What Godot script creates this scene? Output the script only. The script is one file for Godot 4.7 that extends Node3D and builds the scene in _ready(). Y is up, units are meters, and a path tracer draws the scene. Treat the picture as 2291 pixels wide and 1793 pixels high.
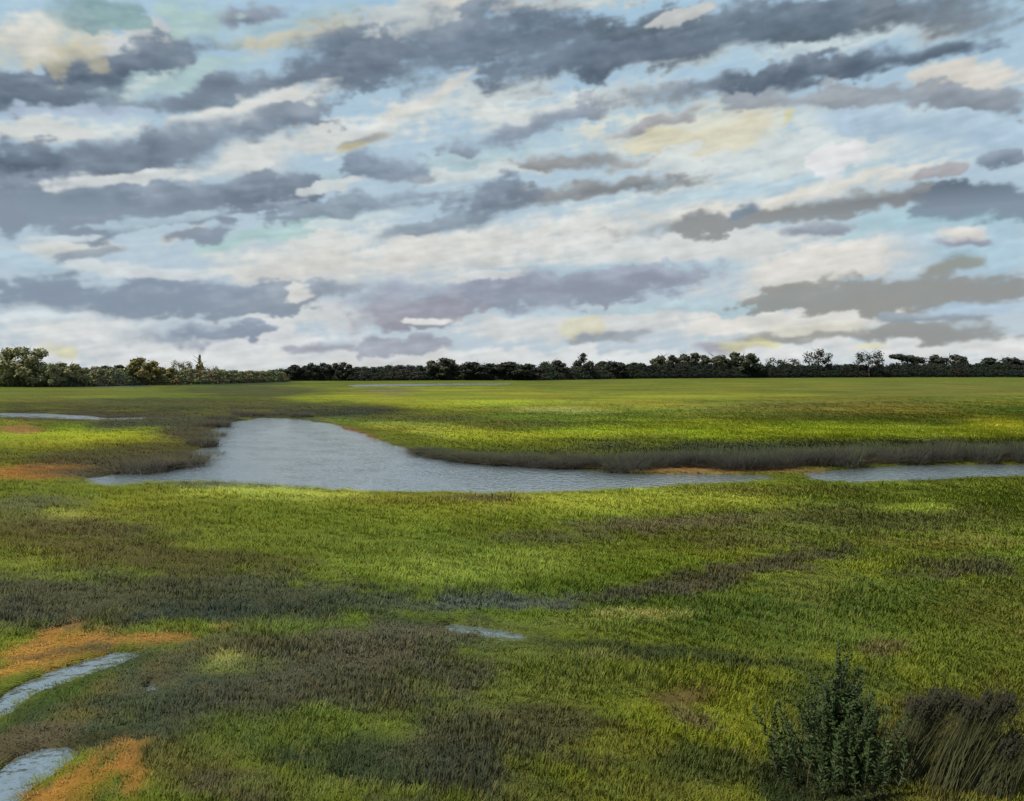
extends Node3D
# A salt marsh under broken cloud: flat grass, a pond with a creek, far woods, shrubs at the near bank.
# Metres; the eye stands 5 m above the marsh at the origin and looks along -Z. "away" below means -z.

# --- tables -------------------------------------------------------------------------------------
# clouds and gaps of blue: azimuth, elevation, half length, half thickness, tilt (all degrees), red, green, blue, cover
const CLOUDS = [
	[-29.4, 19.01, 3.33, 1.74, 19.3, 210, 206, 190, 0.9],
	[-30.12, 19.25, 1.47, 1.23, 10.2, 218, 217, 210, 0.9],
	[-24.27, 19.7, 3.61, 1.16, 17.3, 198, 201, 201, 0.9],
	[-14.24, 21.38, 4.62, 0.91, 15.3, 200, 196, 176, 0.9],
	[-6.77, 22.53, 4.75, 1.61, 19.3, 197, 201, 199, 0.9],
	[1.26, 23.68, 7.08, 0.48, -0.5, 215, 213, 203, 0.9],
	[-28.25, 14.31, 4.34, 0.9, 10.4, 213, 216, 212, 0.9],
	[-16.69, 16.78, 6.68, 0.73, 19.5, 213, 216, 212, 0.9],
	[-6.79, 17.36, 4.13, 0.98, 27.2, 215, 215, 208, 0.9],
	[-1.33, 18.34, 6.44, 1.15, 11.1, 206, 213, 212, 0.9],
	[-10.6, 15.6, 5.99, 1.11, 10.2, 210, 215, 214, 0.9],
	[3.52, 17.53, 9.29, 0.99, 8, 210, 215, 212, 0.9],
	[12.05, 20.47, 6.37, 0.77, 6.8, 206, 215, 212, 0.9],
	[22.58, 20.19, 6.79, 0.83, -0.1, 200, 213, 216, 0.9],
	[27.09, 20, 2.33, 0.55, -9.3, 213, 217, 211, 0.9],
	[28.65, 17.25, 3.24, 0.82, -5.8, 216, 211, 201, 0.9],
	[13.01, 15.91, 8.84, 1.88, 4.1, 215, 215, 200, 0.9],
	[17.55, 13.87, 11.38, 2.45, 3.7, 210, 218, 217, 0.9],
	[-16.72, 14.07, 6.07, 1.22, 18.3, 206, 211, 209, 0.9],
	[-25.46, 12.05, 3.22, 0.61, 10.7, 202, 207, 208, 0.9],
	[-2.95, 13.74, 7.12, 1.03, 5.4, 206, 214, 213, 0.9],
	[1.92, 9.43, 15.57, 1.63, 7.4, 215, 216, 211, 0.9],
	[18.46, 11.18, 8.36, 1, 8.6, 219, 216, 207, 0.9],
	[-28.11, 7.64, 3.04, 0.79, 4, 210, 213, 209, 0.9],
	[-21.55, 8.7, 1.75, 0.53, 28.5, 213, 216, 212, 0.9],
	[-14.37, 7.92, 6.77, 1.6, 12, 213, 215, 211, 0.9],
	[-6.19, 7.49, 13.86, 1.65, 6.7, 211, 211, 207, 0.9],
	[9.95, 8.3, 14.81, 1.37, 1.5, 213, 216, 214, 0.9],
	[20.24, 6.78, 8.25, 1.32, 8.1, 219, 216, 209, 0.9],
	[-28.2, 2.67, 4.82, 1.6, 1.4, 218, 220, 218, 0.9],
	[-20.08, 1.62, 11.53, 1.68, 0.6, 215, 217, 218, 0.9],
	[-11.93, 4.08, 5.93, 1.14, 0.9, 213, 216, 216, 0.9],
	[6.14, 3.34, 10.65, 1.29, -0.4, 210, 212, 211, 0.9],
	[19.13, 3.48, 8.43, 0.86, 3, 219, 217, 211, 0.9],
	[0.29, 0.82, 40.86, 0.85, -0, 216, 219, 219, 0.9],
	[23.4, 1.53, 10.45, 0.72, -0.7, 218, 220, 219, 0.9],
	[29.91, 1.78, 3.68, 0.68, -1, 218, 220, 219, 0.9],
	[-6.86, 1.07, 9.67, 0.97, 0.1, 215, 217, 217, 0.9],
	[-33.79, 9.96, 2.06, 3.12, 12.1, 206, 210, 210, 0.9],
	[34.03, 17.43, 2.43, 1.45, -5.6, 206, 210, 210, 0.9],
	[34.26, 6.24, 2.45, 1.32, -4.2, 210, 213, 212, 0.9],
	[-15.57, 9.4, 5.82, 0.79, 17.4, 172, 201, 201, 0.9],
	[-25.5, 9.38, 6.47, 0.51, 12.8, 171, 194, 208, 0.9],
	[29.31, 7.69, 4.21, 1.72, -4.3, 171, 198, 213, 0.9],
	[27.01, 9.26, 6.16, 0.79, 0.8, 166, 197, 208, 0.9],
	[26.15, 14.79, 6.91, 1.08, -11.9, 171, 194, 212, 0.9],
	[6.77, 7.01, 9.31, 0.51, 1.1, 180, 203, 214, 0.9],
	[30.07, 6.39, 2.69, 1.39, -3.7, 169, 197, 212, 0.9],
	[13.11, 4.37, 6.8, 0.57, 1, 180, 202, 210, 0.9],
	[-30.36, 6.51, 2.92, 0.61, 3.8, 171, 194, 208, 0.9],
	[-4.56, 14.32, 9.36, 0.66, 8.5, 176, 200, 209, 0.9],
	[16.08, 12.01, 9.78, 0.47, 6.6, 180, 203, 214, 0.9],
	[-26.7, 15.68, 6.25, 0.48, 7.5, 174, 189, 208, 0.9],
	[1.27, 4.16, 5.22, 0.45, -0.1, 185, 203, 214, 0.9],
	[-25.36, 18.12, 7.43, 1.36, 21.1, 113, 127, 142, 0.9],
	[-26.67, 17.68, 4.03, 1.17, 19.7, 105, 119, 135, 0.9],
	[-30.42, 16.34, 2.19, 0.92, 9, 107, 121, 138, 0.9],
	[-27.96, 16.32, 4.28, 0.57, 4.1, 113, 127, 142, 0.9],
	[-17.51, 22.19, 2.54, 0.62, 14.9, 131, 140, 154, 0.9],
	[-11.49, 20.23, 4.06, 2.2, 8.2, 101, 115, 131, 0.9],
	[-15.17, 18.72, 9.47, 0.94, 13.7, 116, 129, 144, 0.9],
	[-20.45, 17.07, 3.76, 1.15, 13.5, 113, 127, 142, 0.9],
	[-3.58, 21.32, 8.01, 2.2, 13.2, 113, 127, 143, 0.9],
	[1.9, 22.06, 4.5, 1.64, 3.6, 95, 109, 125, 0.9],
	[5.12, 20.81, 8.89, 1.72, 7, 111, 125, 141, 0.9],
	[17.45, 21.72, 14.6, 1.36, -1.7, 99, 113, 127, 0.9],
	[27.08, 20.65, 4.92, 1.09, -9.6, 111, 123, 134, 0.9],
	[9.87, 20.69, 6.79, 1.1, 7.3, 101, 115, 131, 0.9],
	[14.51, 18.44, 9.3, 0.83, 2.9, 137, 148, 159, 0.9],
	[20.94, 18.74, 9.74, 0.72, 1, 95, 109, 125, 0.9],
	[27.36, 18.72, 3.02, 0.61, -1, 89, 103, 118, 0.9],
	[20.68, 17.21, 7.07, 0.66, -3.2, 152, 160, 169, 0.9],
	[28.92, 16, 3.28, 0.67, -11.4, 137, 146, 157, 0.9],
	[-21.62, 14.24, 10.95, 1.35, 18.9, 129, 141, 156, 0.9],
	[-26.75, 12.88, 5.86, 1.09, 16.4, 121, 134, 149, 0.9],
	[-30.26, 12.16, 2.19, 1.17, 6.8, 101, 115, 131, 0.9],
	[0.94, 16.27, 6.43, 0.74, 12.6, 141, 153, 168, 0.9],
	[9.59, 16.41, 3.39, 0.46, 14.3, 155, 157, 162, 0.9],
	[4.5, 14.14, 4.83, 0.54, -1.1, 144, 146, 148, 0.9],
	[5.47, 12.36, 9.3, 0.67, 4.6, 134, 138, 141, 0.9],
	[-1.66, 11.61, 3.24, 1.36, 14.6, 114, 127, 143, 0.9],
	[-8.4, 13.56, 2.68, 1.08, -7.6, 131, 145, 163, 0.9],
	[-10.13, 15.27, 2.09, 0.35, 13.7, 159, 161, 156, 0.9],
	[-6.01, 13.05, 1.16, 0.33, 1.3, 151, 162, 173, 0.9],
	[-27.05, 10.38, 6.21, 1.5, 5.2, 121, 135, 150, 0.9],
	[-16.14, 11.82, 3.64, 1.54, 13.1, 114, 127, 143, 0.9],
	[-20.82, 10.88, 5.44, 1.22, 9.1, 125, 138, 154, 0.9],
	[-27.58, 8.88, 2.56, 0.78, 4.6, 125, 138, 154, 0.9],
	[-31.26, 9.43, 0.81, 1.88, 5.6, 114, 127, 143, 0.9],
	[-10.63, 11.12, 6.3, 0.73, 6.9, 139, 153, 167, 0.9],
	[-5.22, 10.02, 4.2, 0.5, 15.4, 141, 155, 168, 0.9],
	[-20.42, 8.85, 2.38, 0.71, 15.4, 125, 138, 154, 0.9],
	[-27.1, 7.26, 2.1, 0.4, 12.3, 151, 162, 173, 0.9],
	[-29.65, 5.22, 2.46, 1.01, 3, 111, 125, 141, 0.9],
	[-25.84, 4.48, 7.12, 1.16, -1.1, 117, 131, 149, 0.9],
	[-21.88, 5.27, 2.81, 1.37, 2.1, 125, 138, 156, 0.9],
	[-19.17, 4.64, 6.71, 1.04, 4.7, 133, 147, 163, 0.9],
	[-14.39, 5.25, 4.61, 0.75, 9.5, 147, 158, 171, 0.9],
	[0.29, 5.62, 14.01, 1.35, 3.9, 149, 158, 174, 0.9],
	[5.17, 6.23, 9.04, 0.83, 2.4, 149, 157, 173, 0.9],
	[-6.85, 4.23, 5.15, 1.22, 5.5, 154, 156, 168, 0.9],
	[-20.64, 2.5, 4.72, 0.67, 3.1, 136, 149, 166, 0.9],
	[-13.03, 1.65, 2.48, 0.41, 5.5, 155, 160, 172, 0.9],
	[-7.82, 1.81, 3.69, 0.65, 3.3, 160, 166, 178, 0.9],
	[6.47, 2.5, 2.9, 0.48, 4.7, 156, 164, 173, 0.9],
	[19.05, 10.26, 11.53, 0.71, 3.7, 128, 132, 134, 0.9],
	[29.27, 10.17, 3.23, 1.25, -5.6, 91, 105, 121, 0.9],
	[15.79, 10.83, 1.3, 0.6, 17.3, 106, 122, 138, 0.9],
	[20.07, 9.17, 2.23, 0.38, 1.9, 146, 155, 168, 0.9],
	[24.71, 4.93, 9.12, 1.08, 1, 131, 133, 130, 0.9],
	[27.58, 6.23, 1.97, 0.88, 13.6, 131, 133, 124, 0.9],
	[30.09, 5.09, 2.69, 0.78, -2.9, 121, 123, 122, 0.9],
	[26.08, 2.55, 5.4, 0.64, -1.2, 128, 130, 128, 0.9],
	[19.14, 2.37, 4.66, 0.4, 1.3, 159, 161, 155, 0.9],
	[30.44, 12.45, 1.34, 0.4, -1.6, 125, 138, 153, 0.9],
	[26.84, 12.11, 1.66, 0.44, 10.3, 165, 165, 170, 0.9],
	[26.85, 3.4, 3.38, 0.32, -1.7, 141, 152, 163, 0.9],
	[28.56, 7.97, 1.76, 0.25, -4.3, 150, 155, 170, 0.9],
	[14.05, 1.65, 2.03, 0.41, -0.4, 165, 165, 175, 0.9],
	[34.19, 9.65, 2.44, 1.04, -2.9, 119, 133, 149, 0.9],
	[-33.9, 4.13, 2.25, 0.97, 2.8, 121, 135, 150, 0.9],
	[34, 19.1, 2.66, 1.42, -6.6, 109, 123, 138, 0.9],
	[-33.89, 16, 2.31, 0.98, 15.3, 113, 127, 142, 0.9],
	[-33.97, 11.99, 2.06, 1.02, 13.3, 125, 138, 154, 0.9],
	[34.53, 4.1, 2.22, 0.69, -2.8, 131, 134, 132, 0.9],
	[-25.72, 11.83, 4.02, 0.36, 11.7, 210, 214, 214, 0.9],
	[-16.72, 13.84, 5.15, 0.58, 17.3, 211, 215, 213, 0.9],
	[-23.34, 9.6, 4.71, 0.32, 10.3, 176, 197, 209, 0.9],
	[-12.48, 12.4, 2.5, 0.39, 12.2, 206, 212, 212, 0.9],
	[-28.86, 8.14, 2.27, 0.25, 7.7, 199, 211, 217, 0.9],
	[-10.63, 10.2, 3.79, 0.37, 9.7, 201, 213, 216, 0.9],
	[-24.21, 6.44, 4.59, 0.41, -1.4, 206, 213, 216, 0.9],
	[-29.68, 3.42, 3.2, 0.28, 1.9, 206, 218, 224, 0.9],
	[-2.64, 6.57, 4.55, 0.32, 4.2, 210, 213, 213, 0.9],
	[-21.56, 18.21, 4.62, 0.7, 19.6, 170, 196, 198, 0.9],
	[-24.04, 17.38, 1.99, 0.37, 30.2, 197, 212, 212, 0.9],
	[-20.39, 21.59, 2.61, 1.24, -6.7, 172, 198, 195, 0.9],
	[-26.86, 21.13, 2.86, 0.84, 9.7, 138, 166, 172, 0.9],
	[-25.31, 20.89, 1.81, 0.55, -0.6, 146, 176, 178, 0.9],
	[-14.84, 22.14, 4.6, 0.47, 17.2, 165, 192, 204, 0.9],
	[-19.61, 16.43, 3.85, 0.39, 22.2, 215, 218, 214, 0.9],
	[-16.38, 17.42, 4.56, 0.36, 18.5, 217, 219, 215, 0.9],
	[-8.07, 16.88, 1.9, 0.58, 27.7, 218, 218, 211, 0.9],
	[-4.23, 18.87, 2.18, 0.37, 35.5, 213, 214, 210, 0.9],
	[-5.99, 17.96, 2.52, 0.37, 33.4, 215, 215, 210, 0.9],
	[21.3, 13.28, 1.67, 0.96, 35.3, 224, 225, 227, 0.9],
	[11.41, 22.72, 2.09, 0.37, 13.5, 200, 202, 200, 0.9],
	[-14.39, 5.38, 1.04, 0.56, 1.4, 215, 215, 211, 0.9],
	[-5.89, 3.56, 1.78, 0.23, 0.4, 225, 226, 223, 0.9],
	[28.3, 8.35, 1.67, 0.36, -4.4, 216, 211, 204, 0.9],
	[29.38, 3.91, 2.97, 0.45, -2.2, 171, 194, 212, 0.9],
	[14.84, 15.5, 2.85, 1.04, 3.7, 207, 202, 176, 0.7],
	[9.91, 15.34, 2.18, 0.71, 6.9, 207, 201, 172, 0.7],
	[18.69, 16.19, 0.36, 0.67, -19.2, 214, 200, 120, 0.48],
	[-10.91, 14.82, 1.32, 0.29, 13.9, 200, 188, 140, 0.48],
	[4.85, 3.08, 1.49, 0.65, 9.7, 214, 208, 168, 0.48],
	[15.88, 1.79, 1.81, 0.38, -0.5, 214, 207, 140, 0.48],
	[-28.85, 1.23, 1, 0.46, -10.7, 214, 206, 150, 0.48],
	[-27.93, 18.25, 1.64, 1.02, 36.2, 198, 188, 158, 0.6],
	[23.4, 1.65, 1.1, 0.27, -0.7, 212, 206, 150, 0.42],
	[20.44, 2.84, 3.43, 0.37, 3.2, 218, 216, 204, 0.8],
]
# patches of vegetation and mud: away at the near and far end, x at the near and far end, half width at the near and far end, red, green, blue in daylight, cover
const PATCHES = [
	[10.39, 15.92, -4.35, -3.14, 2.9, 4.44, 91, 91, 66, 0.9],
	[8.99, 13.17, -1.32, -0.23, 2.1, 3.07, 90, 93, 61, 0.9],
	[15.23, 20.45, -6.96, -9.31, 4.09, 5.49, 94, 95, 68, 0.9],
	[21.72, 31.86, -9.32, -17.11, 3.52, 5.17, 100, 103, 66, 0.9],
	[8.69, 11.92, 3.49, 4.75, 1.83, 2.52, 83, 92, 52, 0.9],
	[88.37, 461.16, 30.78, 160.36, 31.29, 163.29, 128, 137, 46, 0.9],
	[159.2, 380.93, 82.69, 197.73, 27.28, 65.27, 121, 127, 53, 0.9],
	[105.43, 282.58, -11.51, -30.83, 19.87, 53.26, 150, 160, 53, 0.9],
	[123.28, 250.27, -28.96, -58.75, 6.69, 13.58, 152, 165, 42, 0.9],
	[136.79, 257.63, -73.56, -138.47, 14.84, 27.96, 114, 123, 51, 0.9],
	[156.35, 292.01, -47.44, -88.55, 16.97, 31.69, 84, 90, 56, 0.9],
	[94.08, 153.61, 12.86, 20.98, 15.04, 24.56, 158, 167, 67, 0.9],
	[96.15, 116.7, 5.17, 6.27, 3.84, 4.67, 183, 187, 104, 0.9],
	[94.08, 108.04, 9.09, 10.44, 3.22, 3.7, 180, 180, 94, 0.9],
	[58.26, 82.52, 17.64, 24.97, 14.31, 20.26, 150, 164, 45, 0.9],
	[60.28, 78.79, 31.36, 40.97, 7.92, 10.35, 156, 165, 55, 0.9],
	[91.13, 141.2, 34.34, 53.18, 17.7, 27.42, 132, 132, 61, 0.9],
	[69.39, 89.27, 40.86, 52.53, 3.17, 4.08, 165, 174, 60, 0.9],
	[112.2, 145.92, -5.84, -7.59, 16.66, 21.67, 168, 179, 56, 0.9],
	[143.52, 194.61, 29.44, 39.91, 21.31, 28.9, 150, 159, 53, 0.9],
	[60.7, 69.39, 21.16, 24.18, 10.4, 11.89, 166, 179, 50, 0.9],
	[59.86, 68.31, 5.45, 6.21, 5.47, 6.24, 162, 175, 57, 0.9],
	[57.53, 84.03, -2.55, -11.76, 3.66, 5.34, 165, 175, 75, 0.9],
	[55.34, 69.33, 1.49, -4.32, 2.87, 3.59, 150, 164, 55, 0.9],
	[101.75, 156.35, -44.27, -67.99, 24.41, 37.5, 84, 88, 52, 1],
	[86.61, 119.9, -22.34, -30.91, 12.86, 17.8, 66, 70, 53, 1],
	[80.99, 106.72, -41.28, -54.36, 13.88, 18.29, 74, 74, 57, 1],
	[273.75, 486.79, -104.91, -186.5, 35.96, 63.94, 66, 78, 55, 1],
	[72.27, 83.31, 0.37, 0.43, 8.25, 9.52, 105, 106, 53, 0.9],
	[80.99, 95.1, -8.85, -10.39, 8.33, 9.78, 88, 95, 57, 0.9],
	[175.13, 257.63, -26.12, -38.41, 7, 10.3, 128, 130, 82, 0.9],
	[58.26, 75.39, -30.39, -39.29, 7.99, 10.33, 150, 165, 51, 0.9],
	[65.24, 78.09, -39.24, -46.95, 1.86, 2.23, 163, 122, 75, 0.9],
	[43.84, 55.01, -24.05, -22.82, 5.82, 7.3, 86, 86, 61, 0.9],
	[54.95, 100.58, -20.8, -38.01, 2.67, 4.88, 72, 74, 57, 1],
	[74.74, 90.19, -33.82, -40.8, 5.55, 6.7, 78, 80, 59, 0.9],
	[51.69, 60.28, -29.34, -34.19, 3.25, 3.79, 128, 141, 52, 0.9],
	[41.4, 49.87, -22.09, -18.59, 3.02, 3.64, 84, 84, 65, 0.9],
	[70.51, 87.48, -30.7, -38.07, 6.85, 8.49, 80, 80, 61, 0.9],
	[37.08, 43.94, -21.87, -23.5, 2.56, 3.03, 168, 124, 66, 0.9],
	[32.53, 36.97, -19.25, -21.86, 2.23, 2.53, 110, 124, 51, 0.9],
	[38.05, 47.29, -19.08, -19.16, 3.7, 4.6, 88, 86, 71, 1],
	[43.62, 52.68, 0.91, -3.57, 3.48, 4.21, 72, 76, 56, 0.9],
	[41.97, 49.07, 7.43, 8.69, 7.91, 9.25, 76, 76, 61, 0.9],
	[40.41, 42.79, 9.94, 10.52, 5.31, 5.62, 163, 124, 84, 0.9],
	[48.25, 83.32, -5.81, -18.68, 0.51, 0.88, 154, 118, 87, 0.9],
	[44.32, 57.12, 16.74, 21.55, 15.19, 19.57, 60, 68, 58, 0.9],
	[53.6, 59.45, 23.3, 25.83, 12.86, 14.26, 70, 82, 51, 0.9],
	[34.34, 36.97, -10.66, -11.47, 4.12, 4.43, 86, 96, 86, 0.9],
	[30.47, 35.17, -8.41, -9.7, 3.31, 3.82, 166, 180, 84, 0.9],
	[28.38, 33.67, 2.59, 3.07, 7.13, 8.46, 155, 165, 67, 0.9],
	[29.54, 33.15, -3.24, -3.63, 3.37, 3.79, 130, 137, 59, 0.9],
	[30.91, 33.03, -1.08, -1.16, 1.59, 1.7, 110, 108, 72, 0.9],
	[28.95, 32.66, -14.81, -16.7, 2.81, 3.17, 130, 145, 54, 0.9],
	[27.22, 33.03, -15.81, -19.16, 1.71, 2.07, 100, 105, 77, 0.9],
	[26.71, 29.24, -14.59, -15.97, 0.76, 0.83, 165, 175, 97, 0.9],
	[24.38, 31.02, -5.48, -6.96, 7.8, 9.92, 131, 147, 55, 0.9],
	[19.44, 24.8, -2.14, -2.72, 4.99, 6.37, 127, 143, 58, 0.9],
	[18.44, 22.48, -0.97, -1.18, 1.79, 2.18, 150, 163, 70, 0.9],
	[22.36, 25.23, -6.83, -7.7, 3.19, 3.6, 135, 149, 63, 0.9],
	[23.91, 27.22, -13.35, -15.18, 2.18, 2.49, 96, 99, 67, 0.9],
	[19.51, 24.68, -5.85, -15.05, 2.97, 3.76, 100, 98, 61, 0.9],
	[24.66, 28.56, 2.68, 8.68, 3.13, 3.62, 115, 111, 83, 0.9],
	[24.8, 30.8, 11.53, 14.3, 4.67, 5.8, 105, 109, 61, 0.9],
	[28.54, 31.51, 13.29, 16.39, 1.7, 1.88, 150, 165, 65, 0.9],
	[32.05, 35.46, 11.2, 12.39, 4.21, 4.66, 110, 116, 53, 0.9],
	[22.24, 25.09, 12.27, 13.83, 2.92, 3.3, 116, 116, 54, 0.9],
	[22.36, 25.23, 6.55, 7.38, 2.55, 2.88, 107, 111, 61, 0.9],
	[23.45, 25.38, 0.93, 1.01, 1.61, 1.74, 112, 117, 72, 0.9],
	[15.97, 19.09, 3.77, 4.5, 4.1, 4.91, 92, 113, 49, 0.9],
	[15.29, 20.35, 7.14, 9.48, 3.32, 4.42, 79, 102, 47, 0.9],
	[14.36, 16.85, 4.64, 5.43, 2.71, 3.17, 92, 113, 49, 0.9],
	[12.05, 17.46, 6.76, 9.75, 1.58, 2.29, 92, 112, 45, 0.9],
	[19.09, 22.02, 2.85, 3.28, 2.07, 2.39, 108, 132, 44, 0.9],
	[14.76, 20.35, 8.94, 12.29, 1.01, 1.39, 96, 108, 48, 0.9],
	[17.29, 20.6, 6.67, 7.93, 0.79, 0.94, 99, 113, 53, 0.9],
	[16.72, 21.79, 0.57, 8.26, 1.06, 1.38, 85, 84, 71, 0.9],
	[19.11, 22.69, 3.9, 9.19, 1.04, 1.23, 78, 81, 60, 0.9],
	[19.59, 21.6, 11.16, 12.29, 1.5, 1.66, 85, 85, 63, 0.9],
	[19.01, 22.83, -11.51, -13.8, 0.81, 0.98, 122, 135, 62, 0.9],
	[17.68, 20.35, -9.08, -10.44, 1.31, 1.51, 108, 124, 74, 0.9],
	[14.96, 19.98, -8.65, -11.51, 1.44, 1.92, 81, 85, 74, 0.9],
	[16.22, 19.59, -6, -7.23, 4.05, 4.89, 84, 87, 66, 0.9],
	[16.1, 18.91, -3.63, -4.26, 2.88, 3.39, 86, 91, 70, 0.9],
	[15.81, 17.51, -5.57, -6.17, 1.52, 1.68, 69, 77, 66, 0.9],
	[16.88, 18.09, -0.4, -0.43, 1.45, 1.55, 101, 105, 96, 0.9],
	[15.48, 16.75, -0.77, 2.94, 1.77, 1.92, 122, 134, 65, 0.9],
	[16.3, 16.88, 2.62, 2.72, 0.84, 0.87, 174, 174, 105, 0.9],
	[14.94, 16.12, -3.8, -4.1, 1.96, 2.12, 107, 123, 58, 0.9],
	[14.61, 16.65, -1.61, -1.83, 1.12, 1.28, 82, 89, 62, 0.9],
	[14.35, 15.47, -0.51, -0.54, 1.47, 1.58, 80, 85, 64, 0.9],
	[13.24, 15.75, -8.52, -8.26, 0.89, 1.06, 172, 128, 64, 0.9],
	[14.78, 15.54, -7.21, -6.79, 0.85, 0.89, 163, 123, 67, 0.9],
	[15.02, 15.45, -6.16, -6.34, 0.34, 0.35, 167, 127, 70, 0.9],
	[15.59, 15.94, -5.59, -5.71, 0.25, 0.25, 172, 141, 86, 0.9],
	[12.01, 15.93, -4.42, -3.18, 1.88, 2.5, 95, 92, 68, 0.9],
	[13.11, 15.64, -2.21, -2.63, 0.96, 1.15, 98, 93, 78, 0.9],
	[13.09, 14.03, -4.44, -4.75, 0.64, 0.68, 138, 147, 74, 0.9],
	[13.63, 14.36, -4.77, -5.03, 0.23, 0.25, 190, 190, 108, 0.9],
	[12.76, 14.05, -5.77, -6.02, 0.64, 0.7, 102, 96, 67, 0.9],
	[11.1, 14.04, -6.88, -6.59, 0.68, 0.86, 64, 84, 44, 0.9],
	[11.09, 13.19, -5.89, -6.37, 0.45, 0.53, 110, 105, 60, 0.9],
	[10.11, 13.69, -4.57, -4.78, 1.38, 1.87, 71, 81, 65, 0.9],
	[11.07, 14.34, -3.26, -2.26, 1.42, 1.84, 86, 86, 70, 0.9],
	[10.14, 11.61, -6.75, -6.16, 0.37, 0.42, 100, 94, 75, 0.9],
	[11.19, 14.36, -1.5, -1.92, 1.07, 1.38, 84, 85, 65, 0.9],
	[10.32, 11.38, -6.15, -5.24, 0.35, 0.38, 67, 73, 51, 0.9],
	[9.15, 10.73, -5.34, -5.1, 0.38, 0.44, 173, 129, 64, 0.9],
	[9.56, 10.6, -4.44, -4.94, 0.23, 0.26, 168, 124, 65, 0.9],
	[9.19, 9.81, -5.48, -5.45, 0.24, 0.25, 172, 128, 64, 0.9],
	[9.75, 10.64, -5.24, -5.1, 0.08, 0.08, 88, 105, 54, 0.9],
	[9.36, 10.28, -4.75, -4.69, 0.06, 0.07, 82, 99, 51, 0.9],
	[9.44, 10.19, -5.66, -5.38, 0.06, 0.06, 133, 101, 61, 0.9],
	[13.82, 14.64, -9.06, -7.67, 0.27, 0.29, 113, 93, 60, 0.9],
	[14.41, 14.91, -7.86, -7.56, 0.43, 0.45, 93, 90, 64, 0.9],
	[14.68, 15.04, -9.16, -8.53, 0.42, 0.43, 134, 111, 65, 0.9],
	[9.28, 9.94, -3.84, -4.1, 0.37, 0.4, 121, 137, 57, 0.9],
	[9.66, 10.97, -3.69, -3.97, 0.62, 0.71, 114, 113, 65, 0.9],
	[10.2, 11.78, -3.15, -3.07, 0.96, 1.11, 97, 113, 52, 0.9],
	[10.62, 11.9, -2.13, -2.04, 0.71, 0.79, 107, 123, 51, 0.9],
	[9.22, 10.01, -3.06, -3.32, 0.53, 0.58, 100, 96, 73, 0.9],
	[9.39, 10.96, -1.92, -2.23, 0.96, 1.12, 68, 81, 60, 0.9],
	[9.64, 11.99, -0.9, -0.42, 0.93, 1.16, 80, 83, 62, 0.9],
	[9.36, 10.59, -0.49, -0.56, 0.9, 1.02, 69, 75, 61, 0.9],
	[9.32, 9.89, -2.44, -2.59, 0.59, 0.62, 113, 125, 58, 0.9],
	[9.31, 9.61, -1.41, -1.46, 0.32, 0.33, 112, 125, 55, 0.9],
	[13.25, 15.34, 0.84, 0.97, 2.12, 2.45, 106, 117, 57, 0.9],
	[13.85, 14.27, 1.81, 1.26, 0.56, 0.58, 141, 145, 88, 0.9],
	[13.4, 14.93, 5.19, 1.28, 1.32, 1.47, 68, 82, 52, 0.9],
	[11.72, 13.59, 0.6, 0.7, 1.74, 2.02, 108, 120, 56, 0.9],
	[10.54, 12.6, 2.13, 2.55, 1.44, 1.73, 122, 138, 46, 0.9],
	[10.05, 11.72, 2.97, 3.46, 0.69, 0.8, 123, 139, 49, 0.9],
	[12.05, 12.77, 2.51, 2.65, 0.65, 0.69, 104, 96, 62, 0.9],
	[11, 11.84, 2.82, 2.44, 0.26, 0.28, 109, 107, 77, 0.9],
	[10.29, 12.13, 0.47, 0.55, 0.63, 0.74, 80, 83, 58, 0.9],
	[10.42, 11.25, 1.2, 1.3, 0.48, 0.51, 112, 123, 51, 0.9],
	[9.51, 10.79, 2.04, 2.31, 0.82, 0.93, 72, 87, 49, 0.9],
	[9.3, 9.91, 1.4, 1.49, 0.9, 0.96, 102, 114, 53, 0.9],
	[9.1, 10.15, 2.91, 3.24, 0.52, 0.58, 56, 74, 44, 0.9],
	[9.28, 9.94, 0.32, 0.34, 0.42, 0.45, 100, 110, 56, 0.9],
	[8.91, 11.53, 3.6, 4.64, 0.97, 1.25, 50, 64, 45, 0.9],
	[9.24, 12.29, 5.1, 6.75, 0.89, 1.18, 89, 91, 54, 0.9],
	[9.32, 9.89, 5.69, 6.03, 0.37, 0.4, 134, 113, 66, 0.9],
	[14.01, 14.78, 6.39, 6.74, 0.4, 0.42, 103, 99, 69, 0.9],
	[11.56, 13.81, 4.61, 5.5, 0.73, 0.87, 82, 101, 50, 0.9],
	[11.25, 13.37, 6.71, 7.96, 0.51, 0.61, 95, 106, 48, 0.9],
]
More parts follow.
